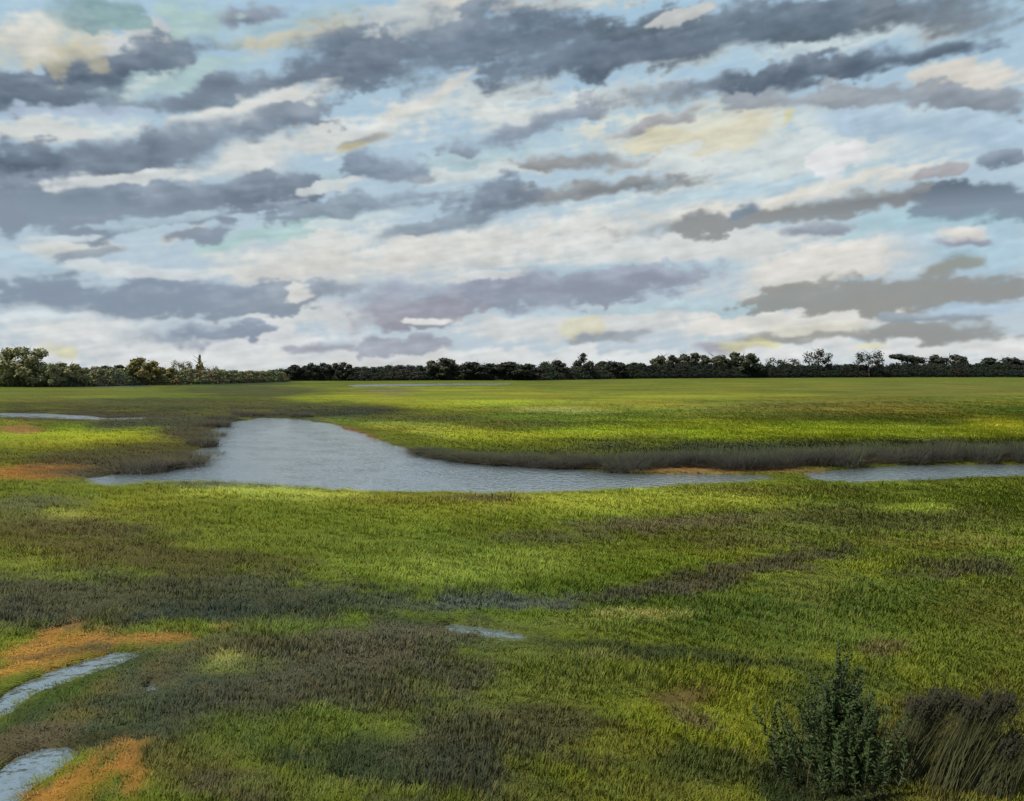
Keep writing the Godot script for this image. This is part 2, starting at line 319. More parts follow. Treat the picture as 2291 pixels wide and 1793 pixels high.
# shores of the open water, (x, away)
const SHORES = [
	["pond_water", [Vector2(-19.92, 38.56), Vector2(-18.63, 41.08), Vector2(-17.45, 43.74), Vector2(-18.63, 48.83), Vector2(-20.35, 54.58), Vector2(-24.84, 68.59), Vector2(-28.91, 82.73), Vector2(-27.43, 90.34), Vector2(-22.61, 87.65), Vector2(-17.83, 79.74), Vector2(-14.62, 70.79), Vector2(-10.58, 61.43), Vector2(-7.53, 54.58), Vector2(-4.2, 48.56), Vector2(-2.09, 45.08), Vector2(1.48, 43.74), Vector2(3.83, 42.06), Vector2(5.58, 40.7), Vector2(9.5, 40.51), Vector2(11.89, 39.96), Vector2(12.52, 39.07), Vector2(10.92, 37.41), Vector2(8.59, 36.63), Vector2(5.22, 35.16), Vector2(2.16, 34.47), Vector2(-1.77, 33.81), Vector2(-5.76, 34.47), Vector2(-10.23, 36.33), Vector2(-13.81, 37.57), Vector2(-16.12, 36.94), Vector2(-17.44, 35.74), Vector2(-18.82, 36.63)], "blue pond narrowing to a point toward the right"],
	["creek_water_001", [Vector2(14.56, 40.7), Vector2(17.34, 42.68), Vector2(21.86, 44.4), Vector2(27.9, 44.62), Vector2(33.47, 44.62), Vector2(29.99, 39.96), Vector2(24.77, 39.6), Vector2(21.48, 39.07), Vector2(18.83, 38.22), Vector2(15.85, 37.41), Vector2(14.12, 38.22)], "pale creek arm running off the right edge beyond the pond"],
	["creek_water", [Vector2(-69.67, 100.63), Vector2(-62.77, 100.63), Vector2(-56.95, 99.49), Vector2(-49.61, 94.19), Vector2(-45.06, 89.43), Vector2(-42.07, 91.27), Vector2(-40.25, 87.65), Vector2(-42.4, 85.12), Vector2(-48.68, 87.65), Vector2(-56.95, 91.27), Vector2(-63.21, 91.27)], "thin pale creek at the left edge behind the pond"],
	["pool_water", [Vector2(-196.98, 334.56), Vector2(-177.4, 341), Vector2(-144.58, 328.36), Vector2(-123.57, 277.03), Vector2(-139.77, 268.63), Vector2(-158.18, 268.63)], "thin far pool below the left wood"],
	["pool_water_001", [Vector2(-63.47, 316.63), Vector2(-44.98, 341), Vector2(-22.48, 354.65), Vector2(-0.2, 354.65), Vector2(-2.06, 328.36), Vector2(-23.27, 311.07), Vector2(-38.99, 295.51), Vector2(-54.81, 281.43)], "thin far pool below the middle tree belt"],
	["channel_water", [Vector2(-7.88, 11.62), Vector2(-7.9, 12.34), Vector2(-7.92, 12.77), Vector2(-7.9, 13.24), Vector2(-7.8, 13.75), Vector2(-7.48, 14.2), Vector2(-7.22, 14.51), Vector2(-6.87, 14.58), Vector2(-6.74, 14.39), Vector2(-6.88, 13.99), Vector2(-7.15, 13.58), Vector2(-7.37, 13.26), Vector2(-7.52, 12.85), Vector2(-7.56, 12.42), Vector2(-7.47, 11.96), Vector2(-7.39, 10.98)], "narrow curved channel beside orange mud at left edge"],
	["channel_water_001", [Vector2(-6.57, 9.66), Vector2(-6.43, 10.15), Vector2(-6.4, 10.6), Vector2(-6.26, 10.79), Vector2(-5.94, 10.82), Vector2(-5.77, 10.68), Vector2(-5.85, 10.37), Vector2(-5.93, 9.89), Vector2(-5.89, 9.46), Vector2(-5.96, 8.81)], "narrow channel in the bottom corner beside orange mud"],
	["puddle_water", [Vector2(-1.35, 16.07), Vector2(-1.09, 16.28), Vector2(-0.57, 16.07), Vector2(-0.01, 15.75), Vector2(0.26, 15.55), Vector2(0.19, 15.3), Vector2(-0.27, 15.33), Vector2(-0.73, 15.58), Vector2(-1.15, 15.75)], "small bright puddle alone in the dark rushes"],
	["puddle_water_001", [Vector2(-5.71, 13.04), Vector2(-5.68, 13.14), Vector2(-5.57, 13), Vector2(-5.56, 12.83), Vector2(-5.61, 12.75)], "tiny puddle in dark rushes right of the curved channel"],
]
# far trees: x, away, height, width, kind of leaf, shape of crown, label
const TREES = [
	[-163.2, 273.7, 14.07, 14.07, 0, "square", "tallest olive tree at left end of the far woods, square topped"],
	[-154, 273.7, 9.85, 6.88, 0, "wide", "olive tree leaning against the tallest tree of the left wood"],
	[-151.5, 282.6, 9.52, 10.97, 0, "dome", "broad rounded olive tree second from tallest left wood tree"],
	[-148.8, 292, 7.33, 5, 0, "wide", "small olive tree beside the dark distant tree"],
	[-186.2, 380.9, 8.92, 12.62, 1, "dome", "dark far tree showing between two olive trees"],
	[-140.4, 312.9, 11.43, 11.79, 2, "dome", "brown-olive domed tree standing above left wood middle"],
	[-136.9, 324.5, 7.59, 8.15, 2, "dome", "low brown-olive tree right of the domed tree"],
	[-140.7, 350.4, 10.6, 8.81, 3, "thin", "pale wispy tree with thin crown in left wood"],
	[-133.2, 350.4, 12.41, 4.2, 2, "point", "narrow pointed tree between two pale wispy trees, left wood"],
	[-128.7, 350.4, 8, 8.01, 3, "thin", "pale feathery low tree at right end of left wood"],
	[-120.1, 461.2, 9.74, 13.17, 4, "dome", "dark tree at left start of the middle tree belt"],
	[-107.8, 461.2, 11.58, 13.96, 4, "wide", "dark bushy tree, second in the middle tree belt"],
	[-95.3, 461.2, 11.32, 12.12, 4, "dome", "dark bushy tree, third in the middle tree belt"],
	[-72.5, 486.8, 10.28, 16.68, 4, "wide", "low dark tree in the ragged stretch left of centre"],
	[-41.4, 486.8, 14.17, 20.02, 5, "dome", "round grey-green tree marking rise in centre tree belt"],
	[-20.4, 486.8, 12.51, 23.63, 4, "wide", "wide dark tree right of the round grey-green one"],
	[2.5, 486.8, 11.95, 27.8, 4, "dome", "wide flat-topped dark tree left of horizon gap"],
	[25.6, 515.4, 14.13, 16.49, 4, "wide", "dark tree just left of the horizon gap"],
	[47.2, 547.7, 17.51, 16.26, 4, "point", "pointed dark tree standing alone right of the horizon gap"],
	[70.7, 584.2, 14.68, 23.35, 4, "wide", "dark rounded tree right of the pointed lone tree"],
	[97.9, 625.9, 13.22, 17.87, 4, "dome", "low dark tree before the tall grey trees begin"],
	[124.3, 674.1, 21.55, 21.56, 5, "wide", "tall grey-green tree, first of the four tall ones"],
	[143.5, 674.1, 22.32, 21.56, 5, "dome", "tall grey-green tree, second of the four tall ones"],
	[165.9, 674.1, 21.55, 26.18, 5, "wide", "tall grey-green tree, third of the four tall ones"],
	[190.1, 674.1, 22.71, 25.41, 5, "dome", "tall grey-green tree, fourth of the four tall ones"],
	[240.6, 730.3, 18.76, 30.03, 4, "thin", "thin open-crowned tree after the four tall trees"],
	[271.8, 730.3, 27.1, 24.19, 4, "thin", "tall see-through tree above the right tree belt"],
	[317.7, 730.3, 25.44, 24.19, 4, "thin", "second tall see-through tree above the right tree belt"],
	[383.4, 796.7, 23.65, 29.12, 1, "side", "dark tree with one-sided flat crown on right belt"],
	[423.4, 796.7, 25.02, 34.58, 1, "wide", "big round dark tree near right end of the belt"],
	[478, 796.7, 21.83, 43.68, 4, "wide", "broad dark tree at the right edge of view"],
]
# belts of wood: x, away, height
const BELTS = [
	["olive_wood", "olive thicket under the trees of the left wood", [0.2, 0.21, 0.115], [[-204.8, 265.4, 9.24], [-170.6, 273.7, 8.91], [-156.7, 282.6, 7.9], [-148.6, 292, 7], [-144.9, 312.9, 7.32], [-133.6, 324.5, 7.04], [-124.3, 350.4, 6.2], [-117, 417.2, 6.19]]],
	["dark_wood", "dark grey-green wood forming the middle tree belt", [0.05, 0.06, 0.048], [[-137.8, 438.1, 5.5], [-124, 461.2, 7.9], [-81.9, 461.2, 8.69], [-53.1, 486.8, 10], [-25.3, 486.8, 10.56], [16.4, 486.8, 10], [32.1, 515.4, 8.83], [73, 584.2, 10.67]]],
	["right_wood", "nearly black-green even-topped wood along the right horizon", [0.03, 0.038, 0.032], [[66.4, 584.2, 10.67], [110.4, 625.9, 11.79], [195.9, 674.1, 12.31], [295.6, 730.3, 12.51], [395.5, 762, 13.7], [474.6, 762, 13.7], [613, 762, 13.7]]],
]

const EYE := 5.0
const SECTOR := 72.0
const SUN_TURN := Vector3(-53.0, -62.0, 0.0)
const LIT := 1.9              # daylight on an open level surface over its albedo
const GRASS := 1.55              # blades stand in one another's shade and show less than a level sheet would
const ROWS := 430
const COLS := 520
const WATER_LEVEL := -0.06

var rng := RandomNumberGenerator.new()
var away_of := PackedFloat32Array()
var ground_r := PackedFloat32Array()
var ground_g := PackedFloat32Array()
var ground_b := PackedFloat32Array()
var ground_h := PackedFloat32Array()
var shore_d := PackedFloat32Array()

func noise(freq: float, octaves: int, sd: int) -> FastNoiseLite:
	var n := FastNoiseLite.new()
	n.noise_type = FastNoiseLite.TYPE_SIMPLEX_SMOOTH
	n.frequency = freq
	n.fractal_octaves = octaves
	n.seed = sd
	return n

func tag(o: Node, label := "", category := "", group := "", kind := "") -> void:
	if label: o.set_meta("label", label)
	if category: o.set_meta("category", category)
	if group: o.set_meta("group", group)
	if kind: o.set_meta("kind", kind)

func part(called: String, mesh: Mesh, m: Material, parent: Node = self) -> MeshInstance3D:
	var o := MeshInstance3D.new()
	o.name = called
	o.mesh = mesh
	o.material_override = m
	parent.add_child(o, true)
	return o

var taken := {}
func base(called: String, at: Vector3, turn := 0.0) -> Node3D:
	var o := Node3D.new()
	o.name = called if not taken.has(called) else "%s_%03d" % [called, taken[called]]
	taken[called] = taken.get(called, 0) + 1
	add_child(o)
	o.position = at
	o.rotation.y = turn
	return o

func _ready() -> void:
	rng.seed = 71
	camera_and_light()
	make_ground()
	make_water()
	make_grass()
	make_woods()
	make_bank_rushes()
	make_near_plants()

# --- camera, sky, sun ---------------------------------------------------------------------------
func camera_and_light() -> void:
	var c := Camera3D.new()
	c.name = "camera"
	c.fov = 52.0
	c.near = 0.1
	c.far = 9000.0
	add_child(c)
	c.position = Vector3(0, EYE, 0)
	c.rotation_degrees = Vector3(-1.995, 0, 0)
	c.current = true
	var e := Environment.new()
	e.background_mode = Environment.BG_SKY
	var sm := PanoramaSkyMaterial.new()
	sm.panorama = ImageTexture.create_from_image(sky_image())
	sm.energy_multiplier = 1.0
	var sky := Sky.new()
	sky.sky_material = sm
	e.sky = sky
	e.background_energy_multiplier = 0.69
	e.tonemap_mode = Environment.TONE_MAPPER_LINEAR
	e.tonemap_exposure = 1.45
	e.sdfgi_enabled = true
	e.ssao_enabled = true
	e.ssil_enabled = true
	var w := WorldEnvironment.new()
	w.name = "daylight"
	w.environment = e
	add_child(w)
	var sun := DirectionalLight3D.new()
	sun.name = "sun"
	sun.light_color = Color(1.0, 0.95, 0.86)
	sun.light_energy = 1.3
	sun.light_angular_distance = 1.5
	sun.shadow_enabled = true
	add_child(sun)
	sun.rotation_degrees = SUN_TURN

func sky_image() -> Image:
	var w := 820                                  # one sector of 72 degrees, repeated five times round the sky
	var h := 320
	var low := -1.0
	var per := w / SECTOR                         # points per degree
	var r := PackedFloat32Array(); r.resize(w * h)
	var g := PackedFloat32Array(); g.resize(w * h)
	var b := PackedFloat32Array(); b.resize(w * h)
	var wx := PackedFloat32Array(); wx.resize(w * h)
	var wy := PackedFloat32Array(); wy.resize(w * h)
	var fine := PackedFloat32Array(); fine.resize(w * h)
	var grain := PackedFloat32Array(); grain.resize(w * h)
	var ng := noise(0.9, 5, 91)
	var na := noise(0.22, 5, 5)
	var nb := noise(0.30, 4, 9)
	var nc := noise(0.55, 4, 21)
	var rad := SECTOR / TAU
	for y in h:
		var el := low + (h - 1 - y) / per
		var t := clampf(el / 24.0, 0.0, 1.0)
		for x in w:
			var a := x / float(w) * TAU
			var i := y * w + x
			var cx := cos(a) * rad
			var cz := sin(a) * rad
			wx[i] = na.get_noise_3d(cx, el * 1.5, cz) * 1.7
			wy[i] = nb.get_noise_3d(cx, el * 1.5 + 40.0, cz) * 0.8
			var az := x / float(w) * SECTOR - 36.0
			var rise := az * 0.16 if absf(az) < 33.0 else signf(az) * (36.0 - absf(az)) * 1.76
			fine[i] = nc.get_noise_3d(cx * 0.42, (el - rise) * 3.4, cz * 0.42)
			grain[i] = ng.get_noise_3d(cx, el * 1.3, cz)
			var v := fine[i] * 0.04 + grain[i] * 0.02
			r[i] = lerpf(0.75, 0.655, t) + v
			g[i] = lerpf(0.80, 0.775, t) + v
			b[i] = lerpf(0.83, 0.855, t) + v * 0.6
	var soft := PackedFloat32Array(); soft.resize(w * h)
	var nd := noise(0.14, 2, 61)
	var ne := noise(0.35, 3, 62)
	var body := PackedFloat32Array(); body.resize(w * h)
	for y in h:
		var el := low + (h - 1 - y) / per
		for x in w:
			var a := x / float(w) * TAU
			var i := y * w + x
			soft[i] = clampf(0.72 + nd.get_noise_3d(cos(a) * rad, el * 1.4, sin(a) * rad) * 1.0, 0.32, 1.2)
			body[i] = ne.get_noise_3d(cos(a) * rad * 0.8, el * 2.6, sin(a) * rad * 0.8) * 0.06 + fine[i] * 0.045 + grain[i] * 0.03
	for s in CLOUDS:
		var col := Color(s[5] / 255.0, s[6] / 255.0, s[7] / 255.0)
		var tilt := deg_to_rad(s[4])
		var ct := cos(tilt)
		var sn := sin(tilt)
		var la: float = s[2]
		var lb: float = s[3]
		var ex := sqrt(pow(la * ct, 2) + pow(lb * sn, 2)) * 1.5 + 1.4
		var ey := sqrt(pow(la * sn, 2) + pow(lb * ct, 2)) * 1.5 + 0.9
		var x0 := int(floor((s[0] + 36.0 - ex) * per))
		var x1 := int(ceil((s[0] + 36.0 + ex) * per))
		var y0 := maxi(0, h - 1 - int(ceil((s[1] - low + ey) * per)))
		var y1 := mini(h - 1, h - 1 - int(floor((s[1] - low - ey) * per)))
		var ia := 1.0 / la
		var ib := 1.0 / lb
		var cover: float = s[8]
		var cr := col.r
		var cg := col.g
		var cb := col.b
		var relief := 0.065 if col.get_luminance() < 0.62 else 0.02
		var small := clampf(lb / 0.7, 0.45, 1.0)
		for y in range(y0, y1 + 1):
			var dy0: float = low + (h - 1 - y) / per - s[1]
			for xx in range(x0, x1 + 1):
				var i := y * w + posmod(xx, w)
				var dx: float = xx / per - 36.0 - s[0] + wx[i] * small
				var dy := dy0 + wy[i] * small
				var u := (dx * ct + dy * sn) * ia
				var v := (dy * ct - dx * sn) * ib
				var q := u * u * u * u * 0.45 + u * u * 0.55 + v * v
				if q < 2.2:
					var k := clampf((1.22 - sqrt(q) + fine[i] * 0.42 + grain[i] * 0.38) / soft[i], 0.0, 1.0)
					if k > 0.0:
						k = k * k * (3.0 - 2.0 * k) * cover
						var body_i := body[i] + clampf(v + wy[i] * 0.4, -1.0, 1.0) * relief
						r[i] += (cr + body_i - r[i]) * k
						g[i] += (cg + body_i - g[i]) * k
						b[i] += (cb + body_i - b[i]) * k
	# low dark cloud is lifted towards a smooth brightness floor, so no step shows
	for y in h:
		var el := low + (h - 1 - y) / per
		var floor_ := 0.565 * (1.0 - smoothstep(9.5, 15.0, el))
		for x in w:
			var i := y * w + x
			var l := (r[i] + g[i] + b[i]) / 3.0
			if l < floor_ + 0.06:
				var lift := (floor_ + 0.06 - l)
				lift = lift * lift / (lift + 0.06)
				r[i] += lift
				g[i] += lift
				b[i] += lift
	var sector := Image.create(w, h, false, Image.FORMAT_RGBA8)
	var mean := Vector3.ZERO
	for y in h:
		var el := low + (h - 1 - y) / per
		var al := 1.0 - smoothstep(23.5, 26.8, el)
		for x in w:
			var i := y * w + x
			sector.set_pixel(x, y, Color(r[i], g[i], b[i], al))
			mean += Vector3(r[i], g[i], b[i])
	mean /= w * h
	# the rest of the dome: the same broken deck of cloud, seen from below
	var lw := 1024
	var lh := 512
	var dome := Image.create(lw, lh, false, Image.FORMAT_RGB8)
	dome.fill(Color(mean.x, mean.y, mean.z))
	var deck := noise(0.9, 5, 33)
	for y in lh / 2:
		var el := (0.5 - (y + 0.5) / lh) * PI
		if rad_to_deg(el) < 20.0:
			break
		for x in lw:
			var a := (x + 0.5) / lw * TAU
			var k := 1.6 / tan(el)
			var n := deck.get_noise_2d(cos(a) * k * 0.7 + 3.0, sin(a) * k * 1.5)
			var m := deck.get_noise_2d(cos(a) * k * 1.1 - 9.0, sin(a) * k * 2.0)
			var dark := smoothstep(-0.05, 0.3, n)
			var light := smoothstep(-0.25, 0.15, m)
			var c := Color(0.655, 0.775, 0.855).lerp(Color(0.79, 0.80, 0.795), light).lerp(Color(0.45, 0.48, 0.535), dark * 0.9)
			dome.set_pixel(x, y, c)
	dome.resize(4096, 2048, Image.INTERPOLATE_CUBIC)
	dome.convert(Image.FORMAT_RGBA8)
	# the sector is widened so that five of them close the round; straight ahead (-z) is the first column
	sector.resize(roundi(4096.0 / 5.0) + 1, roundi(h / per * 2048.0 / 180.0), Image.INTERPOLATE_CUBIC)
	var top := 1024 - roundi((low + h / per) * 2048.0 / 180.0)
	for k in 6:
		var at := roundi((k - 0.5) * 4096.0 / 5.0)
		dome.blend_rect(sector, Rect2i(Vector2i.ZERO, sector.get_size()), Vector2i(at, top))
	dome.convert(Image.FORMAT_RGB8)
	return dome

# --- ground -------------------------------------------------------------------------------------
func half_width(d: float) -> float:
	return 0.8 * absf(d) + 6.0

func cell(x: float, d: float) -> int:
	var j := clampi(int(round(log(maxf(d, 4.0) / 4.0) / log(225.0) * (ROWS - 1))), 0, ROWS - 1)
	var i := clampi(int(round((x / half_width(away_of[j]) * 0.5 + 0.5) * (COLS - 1))), 0, COLS - 1)
	return j * COLS + i

func height_at(x: float, d: float) -> float:
	return ground_h[cell(x, d)]

func make_ground() -> void:
	var n := ROWS * COLS
	for a in [ground_r, ground_g, ground_b, ground_h, shore_d]:
		a.resize(n)
	away_of.resize(ROWS)
	var px := PackedFloat32Array(); px.resize(n)
	var wx := PackedFloat32Array(); wx.resize(n)
	var wl := PackedFloat32Array(); wl.resize(n)
	var fine := PackedFloat32Array(); fine.resize(n)
	var n1 := noise(0.35, 4, 3)
	var n2 := noise(0.028, 4, 4)
	var n3 := noise(0.9, 3, 6)
	var n4 := noise(0.12, 4, 8)
	var n5 := noise(0.006, 3, 12)
	for j in ROWS:
		var d := 4.0 * pow(225.0, j / float(ROWS - 1))
		away_of[j] = d
		var near := clampf(1.3 - d / 60.0, 0.0, 1.0)
		var hw := half_width(d)
		for i in COLS:
			var k := j * COLS + i
			var x := (i / float(COLS - 1) * 2.0 - 1.0) * hw
			px[k] = x
			var a := n1.get_noise_2d(x, d)
			var b := n2.get_noise_2d(x, d * 0.5)
			var c := n4.get_noise_2d(x, d)
			wx[k] = a * 0.8 + c * 2.0 * clampf(d / 30.0, 0.3, 2.0) + b * 9.0 * clampf(d / 120.0 - 0.1, 0.0, 2.5)
			wl[k] = a * 0.03 + n4.get_noise_2d(x + 300.0, d) * 0.06 + n2.get_noise_2d(x * 0.6, d * 0.3 + 900.0) * 0.14 * clampf(d / 120.0 - 0.1, 0.0, 1.0)
			fine[k] = n3.get_noise_2d(x, d) * near + c * (1.0 - near) * 0.8
			ground_h[k] = (n4.get_noise_2d(x * 0.8, d * 0.8 + 50.0) * 0.10 + a * 0.05) * clampf(1.0 - d / 300.0, 0.2, 1.0) + 0.02
			var v := 1.0 + c * 0.22 + b * 0.12
			ground_r[k] = 0.165 * v
			ground_g[k] = 0.215 * v
			ground_b[k] = 0.028 * v
			shore_d[k] = 99.0
	for p in PATCHES:
		var col := Color(p[6] / 255.0, p[7] / 255.0, p[8] / 255.0).srgb_to_linear()
		var lm: float = 0.5 * (log(p[0]) + log(p[1]))
		var lh: float = 0.5 * (log(p[1]) - log(p[0]))
		var reach := lh * 1.5 + 0.16
		var cover: float = p[9]
		for j in ROWS:
			var l := log(away_of[j])
			if absf(l - lm) > reach:
				continue
			var d := away_of[j]
			for i in COLS:
				var k := j * COLS + i
				var v := (l + wl[k] * minf(1.0, lh * 6.0) - lm) / lh
				if absf(v) > 1.6:
					continue
				var t := clampf(v * 0.5 + 0.5, -0.2, 1.2)
				var dd := lerpf(p[0], p[1], clampf(t, 0.0, 1.0))
				var mid := lerpf(p[2], p[3], clampf((d - p[0]) / (p[1] - p[0]), -0.1, 1.1))
				var half := lerpf(p[4], p[5], clampf((d - p[0]) / (p[1] - p[0]), -0.1, 1.1))
				var u := (px[k] + wx[k] * minf(1.0, half / (0.12 * dd)) - mid) / half
				var q := u * u + v * v
				if q < 2.6:
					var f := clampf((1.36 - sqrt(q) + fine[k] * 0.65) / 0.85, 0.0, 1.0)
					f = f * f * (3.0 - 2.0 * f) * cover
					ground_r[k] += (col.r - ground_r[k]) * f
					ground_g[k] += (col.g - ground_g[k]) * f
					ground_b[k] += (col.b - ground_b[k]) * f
	# mottling: no two square metres of marsh carry quite the same growth
	var grit := RandomNumberGenerator.new()
	grit.seed = 19
	var n6 := noise(0.05, 5, 14)
	var n7 := noise(1.6, 3, 15)
	for j in ROWS:
		var d := away_of[j]
		for i in COLS:
			var k := j * COLS + i
			var v := 1.0 + n6.get_noise_2d(px[k] * 0.5, d * 0.8) * 0.5 + n7.get_noise_2d(px[k], d) * 0.22 + grit.randf_range(-0.09, 0.09)
			var warm := n6.get_noise_2d(px[k] * 0.7 + 500.0, d * 0.6) * 0.3
			ground_r[k] *= v * (1.0 + warm)
			ground_g[k] *= v
			ground_b[k] *= v * (1.0 - warm * 0.4)
	for s in SHORES:
		var poly := PackedVector2Array(s[1])
		var box := Rect2(poly[0], Vector2.ZERO)
		for q in poly:
			box = box.expand(q)
		var margin: float = 1.5 + 0.02 * box.position.y
		box = box.grow(margin)
		for j in ROWS:
			var d := away_of[j]
			if d < box.position.y or d > box.end.y:
				continue
			for i in COLS:
				var k := j * COLS + i
				if px[k] < box.position.x or px[k] > box.end.x:
					continue
				var at := Vector2(px[k] + wx[k] * 0.25, d)
				var best := 1e9
				for e in poly.size():
					var c := Geometry2D.get_closest_point_to_segment(at, poly[e], poly[(e + 1) % poly.size()])
					best = minf(best, at.distance_squared_to(c))
				best = sqrt(best)
				if Geometry2D.is_point_in_polygon(at, poly):
					best = -best
				shore_d[k] = minf(shore_d[k], best)
	var mud := Color("5a5240").srgb_to_linear()
	for j in ROWS:
		var d := away_of[j]
		var bw := 0.12 + 0.006 * d
		for i in COLS:
			var k := j * COLS + i
			var sd := shore_d[k]
			if sd < 20.0:
				var t := smoothstep(-bw * 2.0, bw, sd)
				ground_h[k] = lerpf(-0.6, maxf(ground_h[k], 0.0), t)
				var m := 1.0 - smoothstep(0.0, bw * 2.0, sd)
				ground_r[k] = lerpf(ground_r[k], mud.r, m * 0.4)
				ground_g[k] = lerpf(ground_g[k], mud.g, m * 0.4)
				ground_b[k] = lerpf(ground_b[k], mud.b, m * 0.4)
	# one sheet: the marsh itself, an apron behind the eye and a far plain to the horizon
	var rows: Array = []
	for d in [-400.0, -80.0, -20.0, -5.0, 1.0]:
		rows.append([d, -1])
	for j in ROWS:
		rows.append([away_of[j], j])
	for d in [1100.0, 1600.0, 2600.0, 4500.0, 8000.0]:
		rows.append([d, ROWS])
	var vs := PackedVector3Array(); vs.resize(rows.size() * COLS)
	var cs := PackedColorArray(); cs.resize(vs.size())
	var ns := PackedVector3Array(); ns.resize(vs.size())
	var ix := PackedInt32Array()
	for jj in rows.size():
		var d: float = rows[jj][0]
		var j := clampi(rows[jj][1], 0, ROWS - 1)
		var flat: bool = rows[jj][1] < 0 or rows[jj][1] >= ROWS
		var hw := half_width(d)
		for i in COLS:
			var k := j * COLS + i
			var kk := jj * COLS + i
			var x := (i / float(COLS - 1) * 2.0 - 1.0) * hw
			vs[kk] = Vector3(x, 0.0 if flat else ground_h[k], -d)
			var sh := 1.0 / LIT
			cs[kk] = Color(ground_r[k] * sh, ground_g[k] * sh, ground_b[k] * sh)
			ns[kk] = Vector3.UP
	for jj in range(1, rows.size() - 1):
		for i in range(1, COLS - 1):
			var kk := jj * COLS + i
			ns[kk] = (vs[kk + COLS] - vs[kk - COLS]).cross(vs[kk + 1] - vs[kk - 1]).normalized()
			if ns[kk].y < 0.0:
				ns[kk] = -ns[kk]
	ix.resize((rows.size() - 1) * (COLS - 1) * 6)
	var o := 0
	for jj in rows.size() - 1:
		for i in COLS - 1:
			var a := jj * COLS + i
			for q in [a, a + COLS, a + 1, a + 1, a + COLS, a + COLS + 1]:
				ix[o] = q
				o += 1
	var arr := []
	arr.resize(Mesh.ARRAY_MAX)
	arr[Mesh.ARRAY_VERTEX] = vs
	arr[Mesh.ARRAY_NORMAL] = ns
	arr[Mesh.ARRAY_COLOR] = cs
	arr[Mesh.ARRAY_INDEX] = ix
	var am := ArrayMesh.new()
	am.add_surface_from_arrays(Mesh.PRIMITIVE_TRIANGLES, arr)
	var m := StandardMaterial3D.new()
	m.vertex_color_use_as_albedo = true
	m.roughness = 0.95
	m.metallic_specular = 0.2
	var ramp := Gradient.new()
	ramp.set_color(0, Color(0.84, 0.84, 0.84))
	ramp.set_color(1, Color(1, 1, 1))
	var tx := NoiseTexture2D.new()
	tx.width = 512; tx.height = 512
	tx.seamless = true
	tx.noise = noise(0.03, 5, 40)
	tx.color_ramp = ramp
	m.albedo_texture = tx
	m.uv1_triplanar = true
	m.uv1_world_triplanar = true
	m.uv1_scale = Vector3(0.37, 0.37, 0.37)
	var land := part("ground", am, m)
	tag(land, "flat marsh ground of peat, mud and matted grass", "", "", "structure")

# --- water --------------------------------------------------------------------------------------
func make_water() -> void:
	var nt := NoiseTexture2D.new()
	nt.width = 1024; nt.height = 1024
	nt.seamless = true
	nt.as_normal_map = true
	nt.bump_strength = 6.0
	nt.noise = noise(0.03, 4, 17)
	var calm := NoiseTexture2D.new()              # calm and ruffled stretches
	calm.width = 512; calm.height = 512
	calm.seamless = true
	calm.noise = noise(0.008, 3, 18)
	var spread := Gradient.new()
	spread.set_color(0, Color(0.03, 0.03, 0.03))
	spread.set_color(1, Color(0.16, 0.16, 0.16))
	calm.color_ramp = spread
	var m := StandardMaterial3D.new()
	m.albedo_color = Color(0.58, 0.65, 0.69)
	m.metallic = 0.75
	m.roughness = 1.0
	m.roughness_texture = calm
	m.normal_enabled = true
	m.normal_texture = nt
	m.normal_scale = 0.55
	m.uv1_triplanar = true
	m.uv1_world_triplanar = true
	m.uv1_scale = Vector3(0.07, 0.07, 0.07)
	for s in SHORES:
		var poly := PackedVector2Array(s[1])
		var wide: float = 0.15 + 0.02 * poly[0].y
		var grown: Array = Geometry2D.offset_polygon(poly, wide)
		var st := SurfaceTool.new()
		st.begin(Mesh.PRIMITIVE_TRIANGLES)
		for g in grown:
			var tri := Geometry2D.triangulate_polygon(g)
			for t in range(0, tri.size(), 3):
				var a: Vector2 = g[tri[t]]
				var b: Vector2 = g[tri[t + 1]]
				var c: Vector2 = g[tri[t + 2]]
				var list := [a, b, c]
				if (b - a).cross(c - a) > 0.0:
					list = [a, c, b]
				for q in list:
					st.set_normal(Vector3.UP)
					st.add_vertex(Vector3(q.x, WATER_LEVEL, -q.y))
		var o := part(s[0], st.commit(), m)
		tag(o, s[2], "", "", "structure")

# --- grass --------------------------------------------------------------------------------------
# triangles whose front side is the side that the normal points to
func faces(st: SurfaceTool, pts: Array, n: Vector3) -> void:
	st.set_normal(n)
	for k in range(0, pts.size(), 3):
		var a: Vector3 = pts[k]
		var b: Vector3 = pts[k + 1]
		var c: Vector3 = pts[k + 2]
		if (c - a).cross(b - a).dot(n) < 0.0:
			var t := b
			b = c
			c = t
		st.add_vertex(a)
		st.add_vertex(b)
		st.add_vertex(c)

